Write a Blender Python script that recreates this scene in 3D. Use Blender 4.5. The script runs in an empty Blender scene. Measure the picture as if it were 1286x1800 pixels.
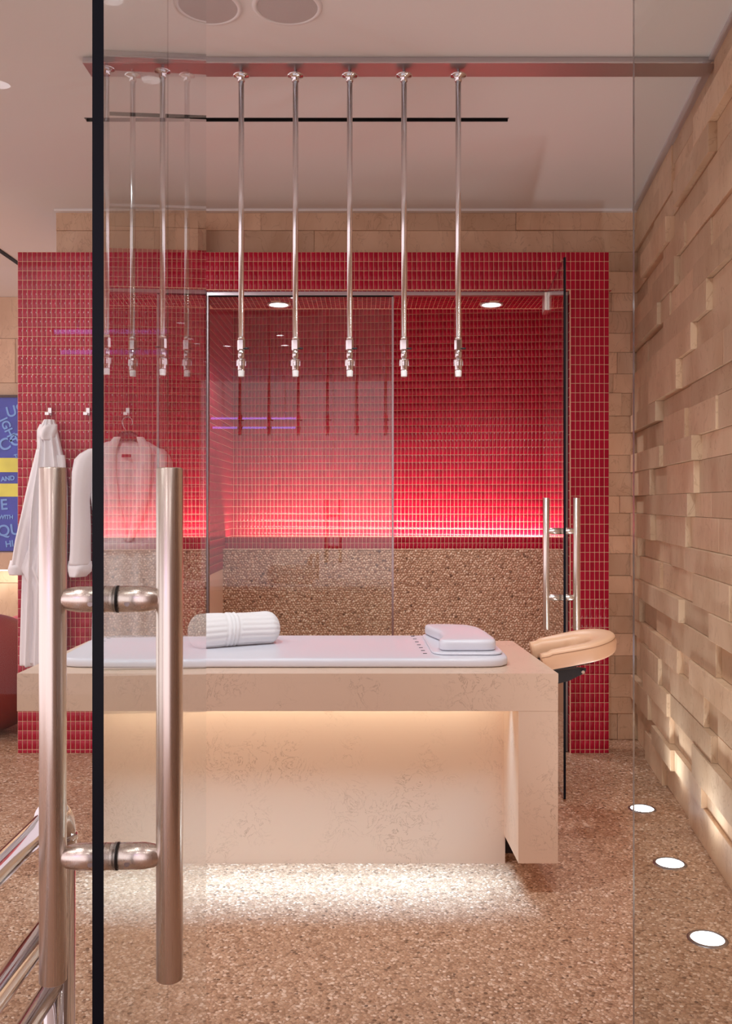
import bpy, bmesh, math, random
import numpy as np
from mathutils import Vector, Matrix

SC = bpy.context.scene
COL = SC.collection
random.seed(7)
rng = np.random.default_rng(7)

# ------------------------------------------------------------------ camera
H = 1.318            # eye height
F = 1600.0           # focal length in pixels of the 1286 x 1800 frame
VX, VY = 640.0, 885.0
cam_d = bpy.data.cameras.new('camera')
cam = bpy.data.objects.new('camera', cam_d)
COL.objects.link(cam)
cam.location = (0, 0, H)
cam.rotation_euler = (math.pi / 2, 0, 0)
cam_d.sensor_fit = 'VERTICAL'
cam_d.sensor_height = 24.0
cam_d.sensor_width = 24.0
cam_d.lens = 24.0 * F / 1800.0
cam_d.shift_x = (643 - VX) / 1800.0
cam_d.shift_y = -(900 - VY) / 1800.0
cam_d.clip_start = 0.02
cam_d.clip_end = 60
SC.camera = cam

# ------------------------------------------------------------------ world, light levels, exposure
W = bpy.data.worlds.new('world')
SC.world = W
W.use_nodes = True
W.node_tree.nodes['Background'].inputs[0].default_value = (1.0, 0.80, 0.81, 1)
W.node_tree.nodes['Background'].inputs[1].default_value = 1.5  # pinkish ambient fill, stands in for the unseen hall
SC.view_settings.view_transform = 'Standard'
SC.view_settings.look = 'None'
SC.view_settings.gamma = 1.0
SC.view_settings.use_curve_mapping = False
SC.view_settings.exposure = 0.0
cy = SC.cycles
cy.max_bounces = 10
cy.diffuse_bounces = 5
cy.glossy_bounces = 6
cy.transparent_max_bounces = 24
cy.transmission_bounces = 6
cy.sample_clamp_indirect = 4.0
cy.caustics_reflective = False
cy.caustics_refractive = False
cy.use_denoising = True

L_ROOM = 72.0        # watts of each ceiling spot of the treatment room
L_HALL = 10.0        # watts of each ceiling spot of the hall behind the camera
L_STEAM = 36.0        # watts of each steam room downlight
L_COVE = 13.0        # watts of the steam room cove strip
L_TABLE = 1.7        # watts of the strip under the table top
L_TABLE_FLOOR = 5.6
L_FLOOR = 10        # watts of each floor uplight
L_GYM = 45.0
L_WALL = 42.0        # watts of each added fill spot brightening the stone wall

CEIL = 2.953

def PX(x, y, D):
    """world point seen at pixel (x, y) at depth D"""
    return Vector(((x - VX) * D / F, D, H - (y - VY) * D / F))

# ------------------------------------------------------------------ helpers
def link(name, me, mat=None, parent=None, loc=None):
    o = bpy.data.objects.new(name, me)
    COL.objects.link(o)
    if mat is not None and me is not None:
        ms = mat if isinstance(mat, (list, tuple)) else [mat]
        for m in ms:
            me.materials.append(m)
    if parent is not None:
        o.parent = parent
    if loc is not None:
        o.location = loc
    return o

def tag(o, label=None, cat=None, group=None, kind=None):
    if label: o['label'] = label
    if cat: o['category'] = cat
    if group: o['group'] = group
    if kind: o['kind'] = kind
    return o

def empty(name, loc=(0, 0, 0), rz=0.0):
    o = bpy.data.objects.new(name, None)
    COL.objects.link(o)
    o.location = loc
    o.rotation_euler = (0, 0, rz)
    o.empty_display_size = 0.05
    return o

class MB:
    def __init__(s):
        s.v = []; s.f = []; s.mi = []; s.sm = []
    def add(s, verts, faces, mi=0, smooth=False):
        b = len(s.v)
        s.v += [tuple(p) for p in verts]
        for f in faces:
            s.f.append([b + i for i in f]); s.mi.append(mi); s.sm.append(smooth)
    def box(s, a, b, mi=0):
        x0, y0, z0 = a; x1, y1, z1 = b
        s.add([(x0,y0,z0),(x1,y0,z0),(x1,y1,z0),(x0,y1,z0),(x0,y0,z1),(x1,y0,z1),(x1,y1,z1),(x0,y1,z1)],
              [(0,3,2,1),(4,5,6,7),(0,1,5,4),(1,2,6,5),(2,3,7,6),(3,0,4,7)], mi)
    def prism(s, pts, z0, z1, mi=0):
        n = len(pts)
        s.add([(p[0],p[1],z0) for p in pts] + [(p[0],p[1],z1) for p in pts],
              [list(range(n))[::-1], list(range(n, 2*n))] + [(i,(i+1)%n,n+(i+1)%n,n+i) for i in range(n)], mi)
    def rings(s, rings, mi=0, smooth=True, cap=True, closed=True):
        n = len(rings[0]); V = []; Fc = []
        for r in rings: V += [tuple(p) for p in r]
        for k in range(len(rings) - 1):
            for i in range(n if closed else n - 1):
                j = (i + 1) % n
                Fc.append((k*n+i, k*n+j, (k+1)*n+j, (k+1)*n+i))
        s.add(V, Fc, mi, smooth)
        if cap:
            s.add(rings[0], [list(range(n))[::-1]], mi, False)
            s.add(rings[-1], [list(range(n))], mi, False)
    def lathe(s, prof, c=(0,0,0), n=24, axis='z', mi=0, smooth=True, cap=True):
        """prof: list of (radius, height)"""
        rr = []
        for r, h in prof:
            ring = []
            for i in range(n):
                a = 2*math.pi*i/n
                p = (r*math.cos(a), r*math.sin(a), h)
                if axis == 'x': p = (p[2], p[0], p[1])
                elif axis == 'y': p = (p[1], p[2], p[0])
                ring.append((c[0]+p[0], c[1]+p[1], c[2]+p[2]))
            rr.append(ring)
        s.rings(rr, mi, smooth, cap)
    def tube(s, path, r, n=16, mi=0, cap=True):
        """tube along a polyline; r a number or a list"""
        path = [Vector(p) for p in path]
        rs = r if isinstance(r, (list, tuple)) else [r]*len(path)
        rr = []; up = None
        for i, p in enumerate(path):
            if i == 0: t = path[1]-p
            elif i == len(path)-1: t = p-path[i-1]
            else: t = (path[i+1]-p).normalized() + (p-path[i-1]).normalized()
            t = t.normalized()
            if up is None:
                ref = Vector((0,0,1)) if abs(t.z) < .9 else Vector((0,1,0))
                up = (ref - t*ref.dot(t)).normalized()
            else:
                up = (up - t*up.dot(t)).normalized()
            sd = t.cross(up)
            rr.append([p + (up*math.cos(2*math.pi*k/n) + sd*math.sin(2*math.pi*k/n))*rs[i] for k in range(n)])
        s.rings(rr, mi, True, cap)
    def build(s, name, mat, parent=None, loc=None, autosmooth=None):
        me = bpy.data.meshes.new(name)
        me.from_pydata(s.v, [], s.f)
        me.polygons.foreach_set('material_index', s.mi)
        me.polygons.foreach_set('use_smooth', s.sm)
        bm = bmesh.new(); bm.from_mesh(me)
        bmesh.ops.remove_doubles(bm, verts=bm.verts, dist=1e-6)
        bmesh.ops.recalc_face_normals(bm, faces=bm.faces)
        bm.to_mesh(me); bm.free()
        me.update()
        return link(name, me, mat, parent, loc)

def boxobj(name, a, b, mat, parent=None, bevel=0.0):
    m = MB(); m.box(a, b)
    o = m.build(name, mat, parent)
    if bevel:
        bm = bmesh.new(); bm.from_mesh(o.data)
        bmesh.ops.bevel(bm, geom=bm.edges[:], offset=bevel, segments=2, affect='EDGES', profile=.5)
        bm.to_mesh(o.data); bm.free()
    return o

def area(name, loc, sx, sy, watts, color, target=None, spread=180, parent=None):
    d = bpy.data.lights.new(name, 'AREA'); d.shape = 'RECTANGLE'
    d.size = sx; d.size_y = sy; d.energy = watts; d.color = color; d.spread = math.radians(spread)
    o = bpy.data.objects.new(name, d); COL.objects.link(o); o.location = loc
    if target is not None:
        o.rotation_euler = (Vector(target) - Vector(loc)).to_track_quat('-Z', 'Y').to_euler()
    if parent: o.parent = parent
    return o

def spot(name, loc, watts, color, target, size=100, blend=.6, radius=.04, parent=None):
    d = bpy.data.lights.new(name, 'SPOT'); d.energy = watts; d.color = color
    d.spot_size = math.radians(size); d.spot_blend = blend; d.shadow_soft_size = radius
    o = bpy.data.objects.new(name, d); COL.objects.link(o); o.location = loc
    o.rotation_euler = (Vector(target) - Vector(loc)).to_track_quat('-Z', 'Y').to_euler()
    if parent: o.parent = parent
    return o

# ------------------------------------------------------------------ materials
def srgb(r, g, b):
    f = lambda c: (c/255/12.92) if c/255 <= .04045 else ((c/255+.055)/1.055)**2.4
    return (f(r), f(g), f(b), 1)

def newmat(name):
    m = bpy.data.materials.new(name); m.use_nodes = True
    nt = m.node_tree
    return m, nt, nt.nodes['Principled BSDF']

def N(nt, t, **kw):
    n = nt.nodes.new(t)
    for k, v in kw.items(): setattr(n, k, v)
    return n

def plain(name, col, rough=.5, metal=0.0, coat=0.0, spec=.5, noise=0.0, bump=0.0, nscale=40):
    m, nt, b = newmat(name)
    b.inputs['Base Color'].default_value = col
    b.inputs['Roughness'].default_value = rough
    b.inputs['Metallic'].default_value = metal
    b.inputs['Coat Weight'].default_value = coat
    b.inputs['Specular IOR Level'].default_value = spec
    if noise or bump:
        tc = N(nt, 'ShaderNodeTexCoord')
        nz = N(nt, 'ShaderNodeTexNoise'); nz.inputs['Scale'].default_value = nscale; nz.inputs['Detail'].default_value = 6
        nt.links.new(tc.outputs['Object'], nz.inputs['Vector'])
        if noise:
            mx = N(nt, 'ShaderNodeMix', data_type='RGBA', blend_type='MULTIPLY')
            mr = N(nt, 'ShaderNodeMapRange'); mr.inputs['To Min'].default_value = 1-noise; mr.inputs['To Max'].default_value = 1+noise
            nt.links.new(nz.outputs['Fac'], mr.inputs['Value'])
            mx.inputs['Factor'].default_value = 1; mx.inputs[6].default_value = col
            nt.links.new(mr.outputs[0], mx.inputs[7]); nt.links.new(mx.outputs[2], b.inputs['Base Color'])
        if bump:
            bp = N(nt, 'ShaderNodeBump'); bp.inputs['Strength'].default_value = bump; bp.inputs['Distance'].default_value = .002
            nt.links.new(nz.outputs['Fac'], bp.inputs['Height']); nt.links.new(bp.outputs[0], b.inputs['Normal'])
    return m

def emit(name, col, strength):
    m, nt, b = newmat(name)
    b.inputs['Base Color'].default_value = (0, 0, 0, 1)
    b.inputs['Emission Color'].default_value = (*col[:3], 1)
    b.inputs['Emission Strength'].default_value = strength
    return m

def mat_glass(name, tint, k=1.7):
    """clear sheet: tinted see-through plus a Fresnel reflection on outer faces"""
    m = bpy.data.materials.new(name); m.use_nodes = True
    nt = m.node_tree; nt.nodes.clear()
    out = N(nt, 'ShaderNodeOutputMaterial')
    tr = N(nt, 'ShaderNodeBsdfTransparent'); tr.inputs[0].default_value = (*tint, 1)
    gl = N(nt, 'ShaderNodeBsdfGlossy'); gl.inputs['Roughness'].default_value = 0.0
    gl.inputs['Color'].default_value = (.97, .98, 1, 1)
    fr = N(nt, 'ShaderNodeFresnel'); fr.inputs['IOR'].default_value = 1.5
    ge = N(nt, 'ShaderNodeNewGeometry')
    inv = N(nt, 'ShaderNodeMath', operation='SUBTRACT'); inv.inputs[0].default_value = 1
    nt.links.new(ge.outputs['Backfacing'], inv.inputs[1])
    mu = N(nt, 'ShaderNodeMath', operation='MULTIPLY'); nt.links.new(fr.outputs[0], mu.inputs[0]); nt.links.new(inv.outputs[0], mu.inputs[1])
    mk = N(nt, 'ShaderNodeMath', operation='MULTIPLY', use_clamp=True); nt.links.new(mu.outputs[0], mk.inputs[0]); mk.inputs[1].default_value = k
    mn = N(nt, 'ShaderNodeMath', operation='MINIMUM'); nt.links.new(mk.outputs[0], mn.inputs[0]); mn.inputs[1].default_value = .7
    mx = N(nt, 'ShaderNodeMixShader')
    nt.links.new(mn.outputs[0], mx.inputs[0]); nt.links.new(tr.outputs[0], mx.inputs[1]); nt.links.new(gl.outputs[0], mx.inputs[2])
    nt.links.new(mx.outputs[0], out.inputs[0])
    return m

def mat_stone(name, c1, c2, vein, rough=.45):
    m, nt, b = newmat(name)
    tc = N(nt, 'ShaderNodeTexCoord'); oi = N(nt, 'ShaderNodeObjectInfo')
    off = N(nt, 'ShaderNodeVectorMath', operation='MULTIPLY_ADD')
    nt.links.new(oi.outputs['Random'], off.inputs[0]); off.inputs[1].default_value = (37, 53, 71)
    nt.links.new(tc.outputs['Object'], off.inputs[2])
    mp = N(nt, 'ShaderNodeMapping'); mp.inputs['Scale'].default_value = (1, 1, .55)
    nt.links.new(off.outputs[0], mp.inputs[0])
    n1 = N(nt, 'ShaderNodeTexNoise'); n1.inputs['Scale'].default_value = 5; n1.inputs['Detail'].default_value = 8; n1.inputs['Distortion'].default_value = .6
    n2 = N(nt, 'ShaderNodeTexNoise'); n2.inputs['Scale'].default_value = 9; n2.inputs['Detail'].default_value = 5; n2.inputs['Distortion'].default_value = 1.5
    nt.links.new(mp.outputs[0], n1.inputs['Vector']); nt.links.new(mp.outputs[0], n2.inputs['Vector'])
    cr = N(nt, 'ShaderNodeValToRGB')
    cr.color_ramp.elements[0].position = .3; cr.color_ramp.elements[0].color = c1
    cr.color_ramp.elements[1].position = .7; cr.color_ramp.elements[1].color = c2
    nt.links.new(n1.outputs['Fac'], cr.inputs[0])
    vr = N(nt, 'ShaderNodeValToRGB')       # thin veins near the 0.5 level
    e = vr.color_ramp.elements; e[0].position = .485; e[0].color = (0,0,0,1); e[1].position = .515; e[1].color = (0,0,0,1)
    k = e.new(.5); k.color = (1,1,1,1)
    nt.links.new(n2.outputs['Fac'], vr.inputs[0])
    mx = N(nt, 'ShaderNodeMix', data_type='RGBA')
    vm = N(nt, 'ShaderNodeMath', operation='MULTIPLY'); nt.links.new(vr.outputs[0], vm.inputs[0]); vm.inputs[1].default_value = .35
    nt.links.new(vm.outputs[0], mx.inputs['Factor']); nt.links.new(cr.outputs[0], mx.inputs[6]); mx.inputs[7].default_value = vein
    mr = N(nt, 'ShaderNodeMapRange'); mr.inputs['To Min'].default_value = .80; mr.inputs['To Max'].default_value = 1.08
    nt.links.new(oi.outputs['Random'], mr.inputs['Value'])
    m2 = N(nt, 'ShaderNodeMix', data_type='RGBA', blend_type='MULTIPLY'); m2.inputs['Factor'].default_value = 1
    nt.links.new(mx.outputs[2], m2.inputs[6]); nt.links.new(mr.outputs[0], m2.inputs[7])
    nt.links.new(m2.outputs[2], b.inputs['Base Color'])
    b.inputs['Roughness'].default_value = rough
    bp = N(nt, 'ShaderNodeBump'); bp.inputs['Strength'].default_value = .25; bp.inputs['Distance'].default_value = .002
    nt.links.new(n1.outputs['Fac'], bp.inputs['Height']); nt.links.new(bp.outputs[0], b.inputs['Normal'])
    return m

def mat_quartz(name, base, vein):
    m, nt, b = newmat(name)
    tc = N(nt, 'ShaderNodeTexCoord')
    big = N(nt, 'ShaderNodeTexNoise'); big.inputs['Scale'].default_value = 5; big.inputs['Detail'].default_value = 3
    nt.links.new(tc.outputs['Object'], big.inputs['Vector'])
    n2 = N(nt, 'ShaderNodeTexNoise'); n2.inputs['Scale'].default_value = 13; n2.inputs['Detail'].default_value = 9; n2.inputs['Distortion'].default_value = 1.8; n2.inputs['Roughness'].default_value = .62
    nt.links.new(tc.outputs['Object'], n2.inputs['Vector'])
    vr = N(nt, 'ShaderNodeValToRGB'); e = vr.color_ramp.elements
    e[0].position = .487; e[0].color = (0,0,0,1); e[1].position = .513; e[1].color = (0,0,0,1)
    k = e.new(.5); k.color = (1,1,1,1)
    nt.links.new(n2.outputs['Fac'], vr.inputs[0])
    gate = N(nt, 'ShaderNodeMapRange'); gate.inputs['From Min'].default_value = .45; gate.inputs['From Max'].default_value = .62
    nt.links.new(big.outputs['Fac'], gate.inputs['Value'])
    mu = N(nt, 'ShaderNodeMath', operation='MULTIPLY'); nt.links.new(vr.outputs[0], mu.inputs[0]); nt.links.new(gate.outputs[0], mu.inputs[1])
    m2 = N(nt, 'ShaderNodeMath', operation='MULTIPLY'); nt.links.new(mu.outputs[0], m2.inputs[0]); m2.inputs[1].default_value = .6
    mx = N(nt, 'ShaderNodeMix', data_type='RGBA'); mx.inputs[6].default_value = base; mx.inputs[7].default_value = vein
    nt.links.new(m2.outputs[0], mx.inputs['Factor']); nt.links.new(mx.outputs[2], b.inputs['Base Color'])
    b.inputs['Roughness'].default_value = .35
    return m

def mat_pebble(name, stops, rough=.4, island=True, scale=90, bump=.5):
    """pebbles: one colour per pebble; with island=False the pebbles are a cell texture"""
    m, nt, b = newmat(name)
    cr = N(nt, 'ShaderNodeValToRGB'); cr.color_ramp.interpolation = 'LINEAR'
    e = cr.color_ramp.elements
    e[0].position, e[0].color = stops[0]; e[1].position, e[1].color = stops[-1]
    for p, c in stops[1:-1]:
        k = e.new(p); k.color = c
    tc = N(nt, 'ShaderNodeTexCoord')
    if island:
        g = N(nt, 'ShaderNodeNewGeometry'); nt.links.new(g.outputs['Random Per Island'], cr.inputs[0])
        nz = N(nt, 'ShaderNodeTexNoise'); nz.inputs['Scale'].default_value = 160
        nt.links.new(tc.outputs['Object'], nz.inputs['Vector'])
        mr = N(nt, 'ShaderNodeMapRange'); mr.inputs['To Min'].default_value = .88; mr.inputs['To Max'].default_value = 1.12
        nt.links.new(nz.outputs['Fac'], mr.inputs['Value'])
        mx = N(nt, 'ShaderNodeMix', data_type='RGBA', blend_type='MULTIPLY'); mx.inputs['Factor'].default_value = 1
        nt.links.new(cr.outputs[0], mx.inputs[6]); nt.links.new(mr.outputs[0], mx.inputs[7])
        nt.links.new(mx.outputs[2], b.inputs['Base Color'])
    else:
        vo = N(nt, 'ShaderNodeTexVoronoi'); vo.inputs['Scale'].default_value = scale
        vd = N(nt, 'ShaderNodeTexVoronoi', feature='DISTANCE_TO_EDGE'); vd.inputs['Scale'].default_value = scale
        nt.links.new(tc.outputs['Object'], vo.inputs['Vector']); nt.links.new(tc.outputs['Object'], vd.inputs['Vector'])
        sp = N(nt, 'ShaderNodeSeparateColor'); nt.links.new(vo.outputs['Color'], sp.inputs[0]); nt.links.new(sp.outputs[0], cr.inputs[0])
        ed = N(nt, 'ShaderNodeMapRange'); ed.inputs['From Max'].default_value = .12
        nt.links.new(vd.outputs['Distance'], ed.inputs['Value'])
        mx = N(nt, 'ShaderNodeMix', data_type='RGBA'); mx.inputs[6].default_value = srgb(150, 112, 86)
        nt.links.new(ed.outputs[0], mx.inputs['Factor']); nt.links.new(cr.outputs[0], mx.inputs[7])
        nt.links.new(mx.outputs[2], b.inputs['Base Color'])
        bp = N(nt, 'ShaderNodeBump'); bp.inputs['Strength'].default_value = bump; bp.inputs['Distance'].default_value = .002
        nt.links.new(ed.outputs[0], bp.inputs['Height']); nt.links.new(bp.outputs[0], b.inputs['Normal'])
    b.inputs['Roughness'].default_value = rough
    return m

def mat_brushed(name, col, rough=.28, axis='z'):
    m, nt, b = newmat(name)
    tc = N(nt, 'ShaderNodeTexCoord'); mp = N(nt, 'ShaderNodeMapping')
    mp.inputs['Scale'].default_value = {'z': (900, 900, 4), 'x': (4, 900, 900)}[axis]
    nt.links.new(tc.outputs['Object'], mp.inputs[0])
    nz = N(nt, 'ShaderNodeTexNoise'); nz.inputs['Scale'].default_value = 1; nz.inputs['Detail'].default_value = 2
    nt.links.new(mp.outputs[0], nz.inputs['Vector'])
    mr = N(nt, 'ShaderNodeMapRange'); mr.inputs['To Min'].default_value = rough-.06; mr.inputs['To Max'].default_value = rough+.08
    nt.links.new(nz.outputs['Fac'], mr.inputs['Value']); nt.links.new(mr.outputs[0], b.inputs['Roughness'])
    b.inputs['Base Color'].default_value = col; b.inputs['Metallic'].default_value = 1
    return m

def mat_tile(name):
    m, nt, b = newmat(name)
    g = N(nt, 'ShaderNodeNewGeometry'); oi = N(nt, 'ShaderNodeObjectInfo')
    ad = N(nt, 'ShaderNodeMath', operation='ADD'); nt.links.new(g.outputs['Random Per Island'], ad.inputs[0]); nt.links.new(oi.outputs['Random'], ad.inputs[1])
    fr = N(nt, 'ShaderNodeMath', operation='FRACT'); nt.links.new(ad.outputs[0], fr.inputs[0])
    cr = N(nt, 'ShaderNodeValToRGB'); e = cr.color_ramp.elements
    e[0].position = 0; e[0].color = (.35, .003, .024, 1); e[1].position = 1; e[1].color = (.45, .006, .036, 1)
    nt.links.new(fr.outputs[0], cr.inputs[0]); nt.links.new(cr.outputs[0], b.inputs['Base Color'])
    b.inputs['Roughness'].default_value = .22; b.inputs['Specular IOR Level'].default_value = .3
    return m

M = {}
M['ceiling'] = plain('ceiling_paint', (.80, .78, .76, 1), .7)
M['plaster'] = plain('plaster', (.72, .66, .60, 1), .7)
M['stone'] = mat_stone('cream_stone', srgb(206, 171, 139), srgb(230, 200, 170), srgb(148, 108, 80))
M['stone_joint'] = plain('stone_joint', srgb(120, 92, 70), .8)
M['quartz'] = mat_quartz('cream_quartz', srgb(218, 190, 167), srgb(130, 92, 66))
M['tile'] = mat_tile('red_tile')
M['grout'] = plain('grout', srgb(230, 190, 160), .8)
M['peb'] = mat_pebble('floor_pebble', [(0, srgb(110, 78, 58)), (.06, srgb(150, 112, 86)), (.25, srgb(178, 138, 110)), (.7, srgb(196, 158, 130)), (.9, srgb(214, 182, 158)), (1, srgb(232, 208, 190))], .38)
M['floor'] = mat_pebble('floor_pebble_cells', [(0, srgb(110, 78, 58)), (.06, srgb(150, 112, 86)), (.25, srgb(178, 138, 110)), (.7, srgb(196, 158, 130)), (.9, srgb(214, 182, 158)), (1, srgb(232, 208, 190))], .38, False, 88, .35)
M['pebw'] = mat_pebble('wall_pebble', [(0, srgb(110, 80, 62)), (.05, srgb(180, 142, 116)), (.3, srgb(214, 178, 150)), (.8, srgb(232, 200, 172)), (1, srgb(244, 220, 196))], .4)
M['mortar'] = plain('pebble_mortar', srgb(186, 148, 120), .8)
M['chrome'] = plain('chrome', (.72, .71, .73, 1), .06, 1)
M['satin_chrome'] = plain('satin_chrome', (.8, .79, .8, 1), .2, 1)
M['steel'] = mat_brushed('brushed_steel', (.80, .75, .70, 1), .28, 'z')
M['beam_steel'] = mat_brushed('brushed_channel_steel', (.56, .52, .53, 1), .42, 'x')
M['black'] = plain('black_rubber', (.012, .012, .014, 1), .5)
M['blackmetal'] = plain('black_metal', (.02, .02, .026, 1), .4)
M['slot'] = plain('slot_black', (.004, .004, .004, 1), .9)
M['glass'] = mat_glass('clear_glass', (.965, .985, .978))
M['glass_left'] = mat_glass('partition_glass', (.965, .985, .978), .55)
M['glass_door'] = mat_glass('door_glass', (.93, .955, .945), 1.5)
M['glass_edge'] = plain('glass_edge_dark', (.004, .006, .012, 1), .3, spec=.12)
M['glass_edge2'] = plain('glass_edge_grey', (.16, .14, .13, 1), .12)
M['frame'] = plain('header_metal', (.52, .44, .46, 1), .3, 1)
M['channel'] = plain('wall_channel_metal', (.30, .26, .26, 1), .35, 1)
M['vinyl'] = plain('white_vinyl', (.70, .70, .76, 1), .36, coat=.1)
M['terry'] = plain('white_terry', (.86, .84, .84, 1), .95, bump=.6, nscale=900)
M['robe'] = plain('robe_cotton', (.88, .85, .88, 1), .9, bump=.25, nscale=300)
M['leather'] = plain('tan_leather', srgb(222, 180, 145), .38, bump=.08, nscale=250)
M['seam'] = plain('tan_seam', srgb(150, 110, 80), .6)
M['ball'] = plain('red_rubber', srgb(122, 20, 12), .4)
M['ballpink'] = plain('pink_rubber', srgb(215, 95, 110), .35)
M['wood'] = plain('dark_wood', srgb(70, 28, 30), .4)
M['redlabel'] = plain('red_label', srgb(170, 20, 50), .6)
M['signblue'] = plain('sign_blue', srgb(62, 74, 178), .5, noise=.5, nscale=7)
M['signyellow'] = plain('sign_yellow', srgb(225, 222, 95), .5, noise=.25, nscale=9)
M['signletter'] = plain('sign_letter', srgb(120, 165, 235), .5)
M['signframe'] = plain('sign_frame', srgb(70, 45, 45), .5)
M['grille'] = plain('speaker_grille', (.55, .50, .49, 1), .7, bump=.5, nscale=600)
M['white'] = plain('white_rim', (.8, .78, .77, 1), .5)
M['lamp'] = emit('lamp_white', (1, .96, 1), 14)
M['lamp_cool'] = emit('lamp_cool', (.92, .96, 1), 12)
M['led_warm'] = emit('led_warm', (1, .86, .62), 3)
M['led_pink'] = emit('led_pink', (1, .72, .70), 8)
M['purple'] = emit('purple_glow', (.45, .3, 1), 8.0)
M['dark'] = plain('dark_void', (.03, .02, .025, 1), .8)
M['trim'] = plain('trim_metal', (.55, .50, .50, 1), .5)

# ------------------------------------------------------------------ setting: floor, ceiling
D_TILE = 4.80
D_BACK = 5.08
D_STEAM = 6.10
D_FAR = 7.2
def XR(D): return .8565 + .1314 * D      # face of the right wall

m = MB(); m.box((-5, -2.5, -.12), (2.2, 7.4, 0))
floor = m.build('floor', M['floor'])
tag(floor, 'brown exposed pebble floor of the treatment room', 'floor', kind='structure')

def pebbles(name, u0, u1, v0, v1, pitch, height, origin, ud, vd, nd, mat, parent, mask=None, ring=6):
    """raised pebbles as one mesh: jittered grid of low domes"""
    us = np.arange(u0, u1, pitch); vs = np.arange(v0, v1, pitch*.87)
    U, Vv = np.meshgrid(us, vs)
    U = U + (np.arange(len(vs)) % 2)[:, None] * pitch * .5
    U = (U + rng.uniform(-.26, .26, U.shape)*pitch).ravel(); Vv = (Vv + rng.uniform(-.26, .26, Vv.shape)*pitch).ravel()
    if mask is not None:
        k = mask(U, Vv); U = U[k]; Vv = Vv[k]
    n = len(U)
    a = rng.uniform(0, np.pi, n); r1 = pitch*rng.uniform(.40, .62, n); r2 = r1*rng.uniform(.62, .95, n)
    h = height*rng.uniform(.6, 1.25, n)
    th = np.arange(ring)*2*np.pi/ring
    ca, sa = np.cos(a)[:, None], np.sin(a)[:, None]
    def ringpts(s, z):
        x = r1[:, None]*np.cos(th)*s; y = r2[:, None]*np.sin(th)*s
        return U[:, None]+x*ca-y*sa, Vv[:, None]+x*sa+y*ca, np.broadcast_to((h*z)[:, None], x.shape)
    P = [ringpts(1, -.15), ringpts(.72, .8)]
    uu = np.concatenate([P[0][0], P[1][0], U[:, None]], 1); vv = np.concatenate([P[0][1], P[1][1], Vv[:, None]], 1)
    zz = np.concatenate([P[0][2], P[1][2], h[:, None]], 1)
    o = np.array(origin); pts = o + uu[..., None]*np.array(ud) + vv[..., None]*np.array(vd) + zz[..., None]*np.array(nd)
    nv = 2*ring+1
    quads = np.array([[i, (i+1) % ring, ring+(i+1) % ring, ring+i] for i in range(ring)])
    tris = np.array([[ring+i, ring+(i+1) % ring, 2*ring] for i in range(ring)])
    base = (np.arange(n)*nv)[:, None, None]
    Q = (quads[None]+base).reshape(-1, 4); T = (tris[None]+base).reshape(-1, 3)
    me = bpy.data.meshes.new(name)
    pts = pts.reshape(-1, 3)
    me.vertices.add(len(pts)); me.vertices.foreach_set('co', pts.ravel().astype(np.float32))
    loops = np.concatenate([Q.ravel(), T.ravel()])
    me.loops.add(len(loops)); me.loops.foreach_set('vertex_index', loops.astype(np.int32))
    tot = np.concatenate([np.full(len(Q), 4), np.full(len(T), 3)]); start = np.concatenate([[0], np.cumsum(tot)[:-1]])
    me.polygons.add(len(tot)); me.polygons.foreach_set('loop_start', start.astype(np.int32)); me.polygons.foreach_set('loop_total', tot.astype(np.int32))
    me.polygons.foreach_set('use_smooth', np.ones(len(tot), bool))
    me.update(calc_edges=True); me.validate()
    ob = link(name, me, mat, parent)
    ob['kind'] = 'stuff'
    return ob

def floor_mask(U, V):
    keep = (U < XR(V) - .03) & (np.abs(U) < .43*V + .25)
    for (lx, ly) in FLOOR_LIGHTS:
        keep &= (U-lx)**2 + (V-ly)**2 > .066**2
    return keep
FLOOR_LIGHTS = [(1.0375, 2.753), (1.118, 3.331), (1.198, 3.927), (.958, 2.17)]
pebbles('pebble_surface', -1.5, 1.5, 2.15, 3.75, .0118, .0011, (0, 0, 0), (1, 0, 0), (0, 1, 0), (0, 0, 1), M['peb'], floor, floor_mask)

# ceiling with the long air slot cut in
SL0, SL1, SLA, SLB = -1.187, .613, 3.858, 3.896
m = MB()
for a, b in (((-5, -2.5), (2.2, SLA)), ((-5, SLB), (2.2, 7.4)), ((-5, SLA), (SL0, SLB)), ((SL1, SLA), (2.2, SLB))):
    m.box((a[0], a[1], CEIL), (b[0], b[1], CEIL+.1))
ceil = m.build('ceiling', M['ceiling'])
tag(ceil, 'smooth white painted ceiling tinted pink by the tiles', 'ceiling', kind='structure')
o = MB(); o.box((SL0-.02, SLA-.02, CEIL+.06), (SL1+.02, SLB+.02, CEIL+.099)); o = o.build('slot_void', M['slot'], ceil)
m = MB()
m.box((SL0, SLA, CEIL-.001), (SL1, SLA+.004, CEIL+.05)); m.box((SL0, SLB-.004, CEIL-.001), (SL1, SLB, CEIL+.05))
m.box((SL0, SLA, CEIL+.045), (SL1, SLB, CEIL+.05))
o = m.build('air_slot', M['slot']); tag(o, 'long black linear air slot in the ceiling behind the pipes', 'air vent')
m = MB()
m.box((-2.372, 3.0, CEIL-.004), (-2.335, 7.19, CEIL-.0005))
m.box((-2.366, 3.0, CEIL-.006), (-2.341, 7.19, CEIL-.004))
o = m.build('ceiling_track', M['slot']); tag(o, 'black slot running lengthwise along the ceiling at far left', 'air vent')

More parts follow.
